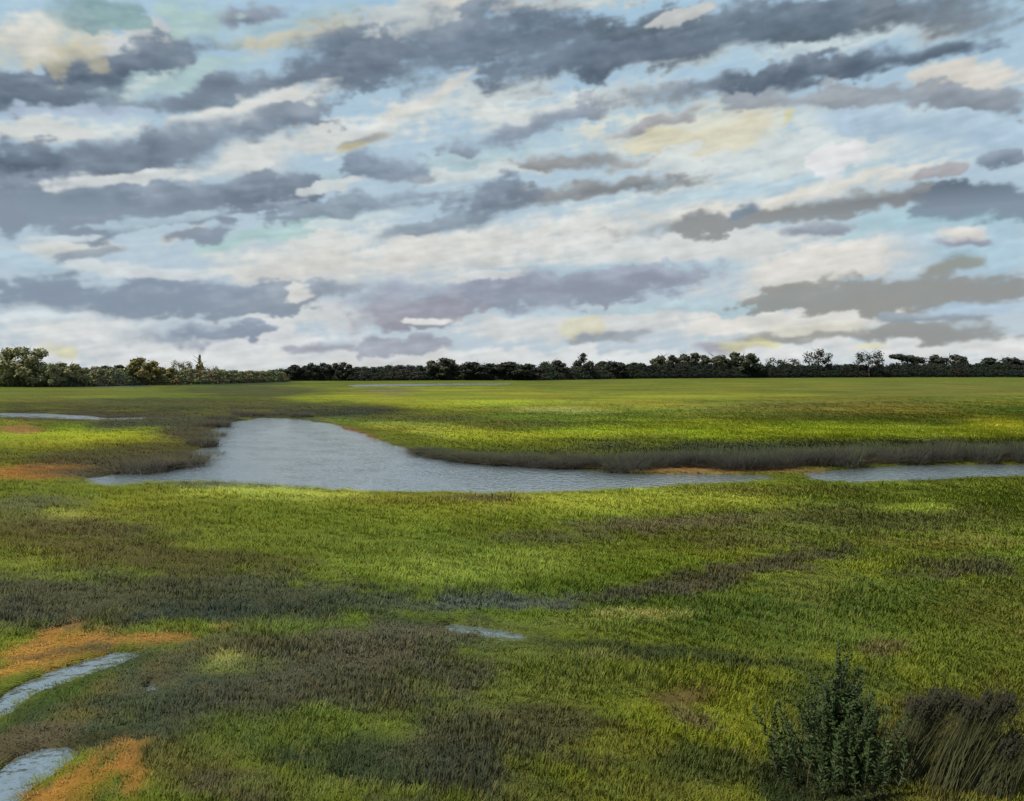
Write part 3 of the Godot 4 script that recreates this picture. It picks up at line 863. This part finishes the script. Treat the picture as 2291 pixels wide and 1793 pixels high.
func tuft(blades: int, spread: float, arch: float, wide: float, sd: int) -> ArrayMesh:
	var rg := RandomNumberGenerator.new()
	rg.seed = sd
	var st := SurfaceTool.new()
	st.begin(Mesh.PRIMITIVE_TRIANGLES)
	for k in blades:
		var a := rg.randf() * TAU
		var r := sqrt(rg.randf()) * spread
		var foot := Vector3(cos(a) * r, -0.12, sin(a) * r)
		var b := a + rg.randf_range(-1.2, 1.2)
		var out := Vector3(cos(b), 0, sin(b))
		var tall := rg.randf_range(0.55, 1.0)
		var lean := arch * rg.randf_range(0.3, 1.2)
		var side := Vector3(-out.z, 0, out.x).rotated(Vector3.UP, rg.randf_range(-0.8, 0.8)) * wide * rg.randf_range(0.7, 1.2)
		var p1 := foot + out * lean * 0.35 + Vector3.UP * tall * 0.6
		var p2 := foot + out * lean * 1.1 + Vector3.UP * tall
		var nn := (Vector3.UP * (lean + 0.5) - out * tall * 0.6).normalized()
		faces(st, [foot - side, p1 - side * 0.8, foot + side, foot + side, p1 - side * 0.8, p1 + side * 0.8, p1 - side * 0.8, p2, p1 + side * 0.8], nn)
	return st.commit()

func make_grass() -> void:
	var bins := [[], [], []]                      # green grass, dark rush, dry sedge
	var tints := [[], [], []]
	var rg := RandomNumberGenerator.new()
	rg.seed = 1234
	var lean := noise(0.15, 2, 77)
	var swell := noise(0.45, 3, 78)
	for j in ROWS - 1:
		var d := away_of[j]
		if d < 7.5 or d > 170.0:
			continue
		var step := away_of[j + 1] - d
		var hw := half_width(d)
		var across := 2.0 * hw / (COLS - 1)
		var size := sqrt(step * across)
		var bw := 0.12 + 0.006 * d
		for i in COLS:
			var k := j * COLS + i
			if shore_d[k] < bw * 0.3:
				continue
			var x := (i / float(COLS - 1) * 2.0 - 1.0) * hw
			if absf(x) > 0.72 * d + 2.5:
				continue
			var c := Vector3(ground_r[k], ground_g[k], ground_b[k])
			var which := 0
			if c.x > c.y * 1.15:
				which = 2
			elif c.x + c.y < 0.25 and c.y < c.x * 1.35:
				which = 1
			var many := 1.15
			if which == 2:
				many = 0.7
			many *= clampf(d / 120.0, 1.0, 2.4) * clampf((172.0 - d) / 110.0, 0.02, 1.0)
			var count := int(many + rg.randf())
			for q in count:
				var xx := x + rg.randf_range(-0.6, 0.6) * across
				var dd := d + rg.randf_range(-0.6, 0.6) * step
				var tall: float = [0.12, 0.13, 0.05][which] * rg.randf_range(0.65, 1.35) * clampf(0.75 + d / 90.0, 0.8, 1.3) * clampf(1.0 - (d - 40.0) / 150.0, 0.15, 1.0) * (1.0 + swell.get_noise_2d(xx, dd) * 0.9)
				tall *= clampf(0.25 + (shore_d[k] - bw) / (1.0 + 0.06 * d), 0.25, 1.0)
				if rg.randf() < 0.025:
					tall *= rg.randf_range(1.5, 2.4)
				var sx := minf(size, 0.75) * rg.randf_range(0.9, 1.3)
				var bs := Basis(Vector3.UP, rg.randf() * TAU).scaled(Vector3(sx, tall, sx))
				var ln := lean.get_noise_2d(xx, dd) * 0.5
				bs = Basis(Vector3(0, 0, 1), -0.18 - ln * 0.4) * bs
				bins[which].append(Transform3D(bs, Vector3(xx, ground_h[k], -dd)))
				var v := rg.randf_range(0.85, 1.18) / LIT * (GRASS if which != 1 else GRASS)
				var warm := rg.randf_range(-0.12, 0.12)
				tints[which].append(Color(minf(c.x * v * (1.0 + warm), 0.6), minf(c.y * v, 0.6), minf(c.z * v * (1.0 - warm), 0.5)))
	var looks := [
		["marsh_grass", "short yellow-green grass covering the open marsh flats", "grass", tuft(15, 1.1, 0.9, 0.062, 2)],
		["dark_rush", "dark olive rushes in broad grey-green bands across the marsh", "rush", tuft(15, 1.05, 0.6, 0.058, 3)],
		["dry_sedge", "sparse dry orange sedge on the ochre mud", "sedge", tuft(12, 1.1, 1.2, 0.07, 4)],
	]
	for w in 3:
		var m := StandardMaterial3D.new()
		m.vertex_color_use_as_albedo = true
		m.roughness = 0.8
		m.metallic_specular = 0.15
		m.backlight_enabled = true
		m.backlight = Color(0.55, 0.55, 0.55)
		m.cull_mode = BaseMaterial3D.CULL_DISABLED
		var mm := MultiMesh.new()
		mm.transform_format = MultiMesh.TRANSFORM_3D
		mm.use_colors = true
		mm.mesh = looks[w][3]
		mm.instance_count = bins[w].size()
		for i in bins[w].size():
			mm.set_instance_transform(i, bins[w][i])
			mm.set_instance_color(i, tints[w][i])
		var o := MultiMeshInstance3D.new()
		o.name = looks[w][0]
		o.multimesh = mm
		o.material_override = m
		add_child(o)
		tag(o, looks[w][1], looks[w][2], "", "stuff")
	# last year's stalks, standing singly above the grass
	var st := SurfaceTool.new()
	st.begin(Mesh.PRIMITIVE_TRIANGLES)
	tube(st, Vector3(0, -0.05, 0), Vector3(0.05, 0.55, 0.02), 0.010, 0.007, 4)
	tube(st, Vector3(0.05, 0.55, 0.02), Vector3(0.16, 0.9, 0.03), 0.007, 0.004, 4)
	for k in 9:
		var f := Vector3(0.05, 0.55, 0.02).lerp(Vector3(0.17, 0.95, 0.03), 0.35 + k * 0.075)
		var out := Vector3(rg.randf_range(0.02, 0.09), rg.randf_range(0.05, 0.1), rg.randf_range(-0.05, 0.05))
		faces(st, [f, f + out + Vector3(0.012, 0, 0.012), f + out * 1.2 - Vector3(0.01, 0, 0.012)], Vector3(0.2, 0.7, 0.7).normalized())
	var sm := MultiMesh.new()
	sm.transform_format = MultiMesh.TRANSFORM_3D
	sm.use_colors = true
	sm.mesh = st.commit()
	sm.instance_count = 2600
	for i in sm.instance_count:
		var dd := 8.0 + 40.0 * pow(rg.randf(), 0.8)
		var xx := rg.randf_range(-0.68, 0.68) * dd
		var k := cell(xx, dd)
		var tall := rg.randf_range(0.18, 0.42)
		if shore_d[k] < 0.5 or swell.get_noise_2d(xx * 0.4, dd * 0.4) < 0.0:
			tall = 0.05
		sm.set_instance_transform(i, Transform3D(Basis(Vector3.UP, rg.randf_range(-0.9, 0.9)).scaled(Vector3.ONE * tall), Vector3(xx, ground_h[k], -dd)))
		var v := rg.randf_range(0.6, 1.1)
		sm.set_instance_color(i, Color(0.17 * v, 0.15 * v, 0.07 * v))
	var so := MultiMeshInstance3D.new()
	so.name = "dry_stalks"
	so.multimesh = sm
	so.material_override = leaf_material(Color.WHITE)
	add_child(so)
	tag(so, "thin dry stalks standing singly among the near grass", "stalks", "", "stuff")
	print("tufts ", bins[0].size(), " ", bins[1].size(), " ", bins[2].size())

# --- leaves, trees, shrubs ----------------------------------------------------------------------
func leaf_material(c: Color) -> StandardMaterial3D:
	var m := StandardMaterial3D.new()
	m.albedo_color = c.linear_to_srgb()
	m.vertex_color_use_as_albedo = true
	m.roughness = 0.75
	m.metallic_specular = 0.12
	m.backlight_enabled = true
	m.backlight = Color(0.3, 0.3, 0.3)
	m.cull_mode = BaseMaterial3D.CULL_DISABLED
	return m

# leaves spread through a set of lobes: [centre, radii]; unit crown, 1 high and 1 wide
func leaf_mass(lobes: Array, count: int, leaf: float, sd: int, flat := 1.0) -> ArrayMesh:
	var rg := RandomNumberGenerator.new()
	rg.seed = sd
	var st := SurfaceTool.new()
	st.begin(Mesh.PRIMITIVE_TRIANGLES)
	for k in count:
		var lobe: Array = lobes[rg.randi() % lobes.size()]
		var dir := Vector3(rg.randfn(), rg.randfn(), rg.randfn()).normalized()
		var far := pow(rg.randf(), 0.42) * rg.randf_range(0.8, 1.08)
		var rr: Vector3 = lobe[1]
		var at: Vector3 = lobe[0] + dir * far * rr
		if at.y < 0.0:
			at.y = rg.randf() * 0.1
		var nn := (dir * 0.9 + Vector3(rg.randfn(), rg.randfn(), rg.randfn()) * 0.45).normalized()
		var u := nn.cross(Vector3(rg.randfn(), rg.randfn(), rg.randfn())).normalized() * leaf * rg.randf_range(0.6, 1.3)
		var v := nn.cross(u).normalized() * leaf * rg.randf_range(0.35, 0.8) * flat
		st.set_color(Color.WHITE * rg.randf_range(0.65, 1.0))
		faces(st, [at - u, at + v, at + u, at - u, at + u, at - v], nn)
	return st.commit()

func tube(st: SurfaceTool, a: Vector3, b: Vector3, ra: float, rb: float, sides := 6) -> void:
	var ax := (b - a).normalized()
	var u := ax.cross(Vector3(0.3, 0.2, 1)).normalized()
	var v := ax.cross(u)
	for k in sides:
		var c0 := cos(k * TAU / sides) * u + sin(k * TAU / sides) * v
		var c1 := cos((k + 1) * TAU / sides) * u + sin((k + 1) * TAU / sides) * v
		faces(st, [a + c0 * ra, b + c0 * rb, a + c1 * ra, a + c1 * ra, b + c0 * rb, b + c1 * rb], (c0 + c1).normalized())

func trunk_mesh(sd: int) -> ArrayMesh:
	var rg := RandomNumberGenerator.new()
	rg.seed = sd
	var st := SurfaceTool.new()
	st.begin(Mesh.PRIMITIVE_TRIANGLES)
	var p := Vector3(0, -0.02, 0)
	var r := 0.035
	for k in 5:
		var q := p + Vector3(rg.randf_range(-0.03, 0.03), 0.17, rg.randf_range(-0.03, 0.03))
		tube(st, p, q, r, r * 0.78)
		if k >= 1:
			for e in 3:
				var a := rg.randf() * TAU
				var tip := q + Vector3(cos(a) * 0.26, rg.randf_range(0.08, 0.2), sin(a) * 0.26)
				tube(st, q, tip, r * 0.5, r * 0.15, 4)
		p = q
		r *= 0.78
	return st.commit()

func lobes_dome(sd: int, n: int, low: float, wide: float, top: float) -> Array:
	var rg := RandomNumberGenerator.new()
	rg.seed = sd
	var out := [[Vector3(0, (low + top) * 0.5, 0), Vector3(wide * 0.36, (top - low) * 0.42, wide * 0.36)]]
	for k in n:
		var a := k * 2.4 + rg.randf() * 0.7
		var y := lerpf(low + 0.1, top - 0.14, (k + 0.5) / n)
		var girth := wide * 0.34 * sqrt(maxf(0.06, 1.0 - pow((y - low - 0.22) / (top - low), 2.0) * 1.35))
		var s := rg.randf_range(0.11, 0.19)
		out.append([Vector3(cos(a) * girth, y, sin(a) * girth), Vector3(s * wide, s * 0.85, s * wide)])
	return out

func make_woods() -> void:
	var bark := StandardMaterial3D.new()
	bark.albedo_color = Color(0.06, 0.055, 0.045).linear_to_srgb()
	bark.roughness = 0.95
	var leaves := [
		leaf_material(Color(0.23, 0.24, 0.13)), leaf_material(Color(0.05, 0.058, 0.048)), leaf_material(Color(0.21, 0.19, 0.075)),
		leaf_material(Color(0.17, 0.18, 0.125)), leaf_material(Color(0.045, 0.052, 0.045)), leaf_material(Color(0.07, 0.078, 0.056))]
	var crowns := {
		"dome": leaf_mass(lobes_dome(1, 14, 0.12, 1.0, 1.0), 3000, 0.045, 11),
		"square": leaf_mass(lobes_dome(2, 10, 0.08, 1.1, 0.9) + [[Vector3(-0.28, 0.84, 0), Vector3(0.2, 0.15, 0.2)], [Vector3(0.05, 0.87, 0.1), Vector3(0.22, 0.13, 0.2)], [Vector3(0.3, 0.83, -0.1), Vector3(0.18, 0.15, 0.2)], [Vector3(0.0, 0.5, 0), Vector3(0.48, 0.4, 0.45)]], 4500, 0.036, 12),
		"wide": leaf_mass(lobes_dome(3, 16, 0.10, 1.05, 0.95), 3200, 0.042, 13),
		"point": leaf_mass(lobes_dome(4, 12, 0.1, 0.9, 0.8) + [[Vector3(0, 0.82, 0), Vector3(0.17, 0.17, 0.17)], [Vector3(0.02, 0.95, 0), Vector3(0.09, 0.08, 0.09)]], 2800, 0.045, 14),
		"thin": leaf_mass(lobes_dome(5, 12, 0.3, 1.0, 1.0), 900, 0.035, 15),
		"tuft": leaf_mass([[Vector3(0, 0.88, 0), Vector3(0.36, 0.12, 0.36)], [Vector3(-0.1, 0.6, 0), Vector3(0.3, 0.16, 0.3)], [Vector3(0.1, 0.4, 0), Vector3(0.4, 0.25, 0.4)]], 700, 0.055, 16),
		"side": leaf_mass([[Vector3(-0.3, 0.86, 0), Vector3(0.24, 0.12, 0.2)], [Vector3(0.0, 0.78, 0), Vector3(0.3, 0.15, 0.25)], [Vector3(0.3, 0.7, 0), Vector3(0.25, 0.16, 0.25)], [Vector3(0.0, 0.4, 0), Vector3(0.46, 0.34, 0.4)]], 2600, 0.042, 17),
	}
	var trunks := [trunk_mesh(51), trunk_mesh(52), trunk_mesh(53)]
	for k in TREES.size():
		var t: Array = TREES[k]
		var o := base("far_tree", Vector3(t[0], height_at(t[0], t[1]), -t[1]), k * 1.7 if t[5] != "side" else 0.0)
		var tr := part("trunk", trunks[k % 3], bark, o)
		tr.scale = Vector3(t[2], t[2], t[2])
		var cr := part("crown", crowns[t[5]], leaves[t[4]], o)
		cr.scale = Vector3(t[3] * 1.15, t[2] * 0.97, t[3] * 1.15)
		tag(o, t[6], "tree", "trees of the far woods")
	# the close-grown wood and thicket under and between them
	var thicket := leaf_mass([[Vector3(0, 0.42, 0), Vector3(0.5, 0.44, 0.5)], [Vector3(-0.3, 0.3, 0.1), Vector3(0.34, 0.34, 0.34)], [Vector3(0.3, 0.32, -0.1), Vector3(0.36, 0.36, 0.36)], [Vector3(0.1, 0.72, 0.0), Vector3(0.28, 0.26, 0.28)], [Vector3(-0.2, 0.66, 0.1), Vector3(0.24, 0.22, 0.24)], [Vector3(0, 0.1, 0), Vector3(0.62, 0.14, 0.62)]], 1800, 0.055, 29)
	var rg := RandomNumberGenerator.new()
	rg.seed = 88
	for bt in BELTS:
		var line: Array = bt[3]
		var places := []
		var tints := []
		for s in line.size() - 1:
			var a := Vector3(line[s][0], line[s][2], -line[s][1])
			var b := Vector3(line[s + 1][0], line[s + 1][2], -line[s + 1][1])
			var run := Vector2(b.x - a.x, b.z - a.z).length()
			var steps := int(run / (0.26 * a.y)) + 1
			for q in steps:
				for row in 3:
					var p := a.lerp(b, (q + rg.randf()) / steps)
					var tall: float = p.y * rg.randf_range(0.72, 1.08) * [0.62, 0.9, 1.0][row]
					var wide := p.y * rg.randf_range(0.7, 1.15)
					var bs := Basis(Vector3.UP, rg.randf() * TAU).scaled(Vector3(wide, tall, wide))
					places.append(Transform3D(bs, Vector3(p.x, -0.1, p.z - row * p.y * 0.35)))
					tints.append(Color(rg.randf_range(0.75, 1.2), rg.randf_range(0.8, 1.15), rg.randf_range(0.75, 1.15)))
		var mm := MultiMesh.new()
		mm.transform_format = MultiMesh.TRANSFORM_3D
		mm.use_colors = true
		mm.mesh = thicket
		mm.instance_count = places.size()
		for i in places.size():
			mm.set_instance_transform(i, places[i])
			mm.set_instance_color(i, tints[i])
		var o := MultiMeshInstance3D.new()
		o.name = bt[0]
		o.multimesh = mm
		o.material_override = leaf_material(Color(bt[2][0], bt[2][1], bt[2][2]))
		add_child(o)
		tag(o, bt[1], "wood", "", "stuff")

func make_bank_rushes() -> void:
	var green := leaf_material(Color(0.038, 0.050, 0.027))
	var brown := leaf_material(Color(0.052, 0.052, 0.031))
	var litter := leaf_material(Color(0.065, 0.056, 0.036))
	var kinds := []
	for k in 4:
		kinds.append(tuft(420, 0.5, 0.22 + 0.06 * k, 0.0075, 60 + k))
	var dead := tuft(160, 0.55, 0.7, 0.009, 66)
	var line: Array = [Vector2(-5.59, 51.09), Vector2(-2.41, 46.20), Vector2(0.23, 44.78), Vector2(3.98, 43.65), Vector2(5.75, 41.97), Vector2(8.68, 42.17), Vector2(12.42, 42.58), Vector2(15.01, 43.01), Vector2(18.01, 44.32), Vector2(22.50, 45.72), Vector2(26.43, 45.72), Vector2(30.62, 45.72)]
	var total := 0.0
	for s in line.size() - 1:
		total += line[s].distance_to(line[s + 1])
	var n := 84
	for q in n:
		var want := total * (q + rng.randf_range(-0.4, 0.4) + 0.5) / n
		var at: Vector2 = line[0]
		for s in line.size() - 1:
			var len: float = line[s].distance_to(line[s + 1])
			if want <= len:
				at = line[s].lerp(line[s + 1], want / len)
				break
			want -= len
		at.y += rng.randf_range(-0.3, 1.8)
		var tall := rng.randf_range(0.75, 1.2) * lerpf(0.35, 1.15, clampf((q - 10) / 34.0, 0.0, 1.0)) * (1.3 if q > 64 and q % 4 == 0 else 1.0)
		var label := "dark rush clump in the even middle of the row on the far bank"
		var group := "rush clumps of the far bank, middle of the row"
		if q < 16:
			label = "short dark rush clump where the far bank row tapers at the pond"
			group = "short rush clumps at the pond end of the row"
		elif q > 64 and q % 4 == 0:
			label = "dark rush clump standing taller than its neighbours, far bank near right edge"
			group = "taller rush clumps near the right edge"
		elif q > 64:
			label = "dark rush clump between the taller ones, far bank near right edge"
			group = "rush clumps between the taller ones"
		rush_clump(at, tall, rng.randf_range(1.5, 2.6), kinds[q % 4], green if q % 3 else brown, dead, litter, label, group)
	for p in [Vector2(-18.93, 41.77), Vector2(-18.39, 43.01), Vector2(-17.93, 44.32), Vector2(-18.17, 46.70), Vector2(-19.07, 49.91), Vector2(-21.00, 55.66), Vector2(-23.98, 64.75), Vector2(-27.54, 76.05), Vector2(-29.97, 84.93), Vector2(-30.07, 92.09), Vector2(-27.76, 94.08), Vector2(-23.50, 91.13)]:
		rush_clump(p, rng.randf_range(0.5, 0.95), rng.randf_range(1.6, 3.0), kinds[rng.randi() % 4], brown, dead, litter, "brown rush clump on the pond's left shore", "rush clumps on the pond's left shore")

func rush_clump(at: Vector2, tall: float, wide: float, blades: Mesh, m: Material, dead: Mesh, litter: Material, label: String, group: String) -> void:
	var o := base("rush_clump", Vector3(at.x, height_at(at.x, at.y), -at.y), rng.randf() * TAU)
	part("blades", blades, m, o).scale = Vector3(wide, tall, wide)
	part("dead_leaves", dead, litter, o).scale = Vector3(wide, tall * 0.45, wide)
	tag(o, label, "rush", group)

# a leafy spray: a thin stem with narrow leaves set round it
func spray(st: SurfaceTool, wood: SurfaceTool, rg: RandomNumberGenerator, a: Vector3, dir: Vector3, length: float, leaf: float, step: float) -> void:
	var p := a
	var d := dir.normalized()
	var n := maxi(3, int(length / step))
	for k in n:
		var q := p + d * step
		if k % 2 == 0:
			tube(wood, p, q + d * step, 0.004 * (1.0 - k / float(n)) + 0.0015, 0.003 * (1.0 - k / float(n)) + 0.0012, 4)
		var taper := 1.0 - 0.75 * k / float(n)
		for e in 4:
			var side := d.cross(Vector3(rg.randfn(), rg.randfn(), rg.randfn())).normalized()
			var out := (side + d * rg.randf_range(0.5, 1.3)).normalized() * leaf * (0.45 + taper * 0.7) * rg.randf_range(0.6, 1.2)
			var w := out.cross(Vector3(rg.randfn(), rg.randfn(), rg.randfn())).normalized() * leaf * 0.12
			st.set_color(Color.WHITE * rg.randf_range(0.6, 1.0))
			var f := p.lerp(q, rg.randf())
			var up := out.cross(w).normalized()
			if up.y < 0.0:
				up = -up
			faces(st, [f, f + out * 0.5 + w, f + out, f, f + out, f + out * 0.5 - w], (up + Vector3.UP * 0.2).normalized())
		p = q
		d = (d + Vector3(rg.randfn() * 0.05, 0.05, rg.randfn() * 0.05)).normalized()

func make_near_plants() -> void:
	var rg := RandomNumberGenerator.new()
	rg.seed = 404
	var bark := StandardMaterial3D.new()
	bark.albedo_color = Color(0.10, 0.085, 0.07).linear_to_srgb()
	bark.roughness = 0.95
	# upright dark shrub with a feathered leader
	var at := Vector2(4.05, 9.99)
	var o := base("pointed_shrub", Vector3(at.x, height_at(at.x, at.y), -at.y))
	tag(o, "dark green pointed shrub with feathery branches at the bottom edge", "shrub")
	var fol := SurfaceTool.new()
	fol.begin(Mesh.PRIMITIVE_TRIANGLES)
	var wood := SurfaceTool.new()
	wood.begin(Mesh.PRIMITIVE_TRIANGLES)
	tube(wood, Vector3(0, -0.05, 0), Vector3(0.0, 0.7, 0), 0.03, 0.018)
	tube(wood, Vector3(0, 0.7, 0), Vector3(0.0, 1.25, 0), 0.018, 0.006)
	for k in 300:
		var y := pow(rg.randf(), 1.25) * 1.2
		var a := rg.randf() * TAU
		var reach := lerpf(0.95, 0.12, pow(y / 1.2, 0.75)) * (rg.randf_range(0.35, 0.85) if k % 3 else rg.randf_range(0.8, 1.35))
		var up := rg.randf_range(0.35, 0.95)
		var foot := Vector3(cos(a) * 0.02, y * 0.8, sin(a) * 0.02)
		spray(fol, wood, rg, foot, Vector3(cos(a), up, sin(a)), reach, 0.075, 0.03)
	for k in 80:
		var a := rg.randf() * TAU
		var r := rg.randf_range(0.1, 0.8)
		spray(fol, wood, rg, Vector3(cos(a) * r, 0.05, sin(a) * r * 0.8), Vector3(cos(a) * 0.35, 1, sin(a) * 0.3), rg.randf_range(0.35, 0.75), 0.085, 0.03)
	for k in 6:
		spray(fol, wood, rg, Vector3(rg.randfn() * 0.015, 0.7, rg.randfn() * 0.015), Vector3(rg.randfn() * 0.05, 1, rg.randfn() * 0.05), rg.randf_range(0.5, 0.78), 0.07, 0.025)
	spray(fol, wood, rg, Vector3(0.03, 0.75, 0), Vector3(0.55, 1, 0), 0.48, 0.07, 0.025)
	spray(fol, wood, rg, Vector3(0.03, 0.70, 0.02), Vector3(0.6, 1, 0.1), 0.5, 0.07, 0.025)
	spray(fol, wood, rg, Vector3(-0.03, 0.7, 0), Vector3(-0.6, 1, 0), 0.4, 0.07, 0.025)
	o.scale = Vector3(1.08, 1.14, 1.08)
	part("branches", wood.commit(), bark, o)
	part("foliage", fol.commit(), leaf_material(Color(0.056, 0.092, 0.036)), o)
	# leaning tussocks with dark brushy heads
	var blade := leaf_material(Color(0.066, 0.072, 0.036))
	var dark := leaf_material(Color(0.042, 0.043, 0.032))
	var tussocks: Array = [[Vector2(4.65, 9.84), 1.12, 0.58, 800, "dark brush-headed tussock leaning right, nearest the pointed shrub"], [Vector2(5.15, 9.60), 1.2, 0.58, 760, "brush-headed tussock leaning right, between two others"], [Vector2(5.62, 9.49), 0.75, 0.36, 480, "short brush-headed tussock at the right edge of view"]]
	for t in tussocks:
		var p: Vector2 = t[0]
		var n := base("brush_tussock", Vector3(p.x, height_at(p.x, p.y), -p.y))
		tag(n, t[4], "tussock", "leaning tussocks beside the pointed shrub")
		var lf := SurfaceTool.new()
		lf.begin(Mesh.PRIMITIVE_TRIANGLES)
		var hd := SurfaceTool.new()
		hd.begin(Mesh.PRIMITIVE_TRIANGLES)
		var tall: float = t[1]
		var shift: float = t[2]
		var many: int = t[3]
		for k in many:
			var a := rg.randf() * TAU
			var r := sqrt(rg.randf()) * 0.28
			var foot := Vector3(cos(a) * r, -0.03, sin(a) * r * 0.7)
			var hgt := tall * rg.randf_range(0.55, 1.0)
			var clump: int = k % 3
			var reach: float = [0.62, 1.0, 1.38][clump]
			hgt = minf(hgt, tall * [0.86, 1.0, 0.93][clump])
			var tip := foot * 0.35 + Vector3(shift * hgt / tall * reach + rg.randfn() * 0.035, hgt, rg.randfn() * 0.07)
			var mid := foot.lerp(tip, 0.5) + Vector3(-0.02, 0.02, 0)
			var w := Vector3(0.5, 0, rg.randfn()).normalized() * 0.0042
			lf.set_color(Color.WHITE * rg.randf_range(0.55, 1.0))
			faces(lf, [foot - w, mid - w, foot + w, foot + w, mid - w, mid + w, mid - w, tip, mid + w], Vector3(rg.randfn() * 0.4 - 0.4, 0.6, 1).normalized())
			if hgt > tall * 0.74 and k % 2 == 0:
				var ax := (tip - mid).normalized()
				for e in 26:
					var f := tip + ax * rg.randf_range(-0.13, 0.03)
					var out := (Vector3(rg.randfn(), rg.randfn(), rg.randfn()).normalized() + ax * 1.4).normalized() * rg.randf_range(0.02, 0.045)
					var s := out.cross(Vector3(rg.randfn(), rg.randfn(), rg.randfn())).normalized() * 0.007
					hd.set_color(Color.WHITE * rg.randf_range(0.6, 1.0))
					faces(hd, [f - s, f + out, f + s], (out.normalized() * 0.3 + Vector3(0, 0.7, 0.7)).normalized())
		part("blades", lf.commit(), blade, n)
		part("seed_heads", hd.commit(), dark, n)
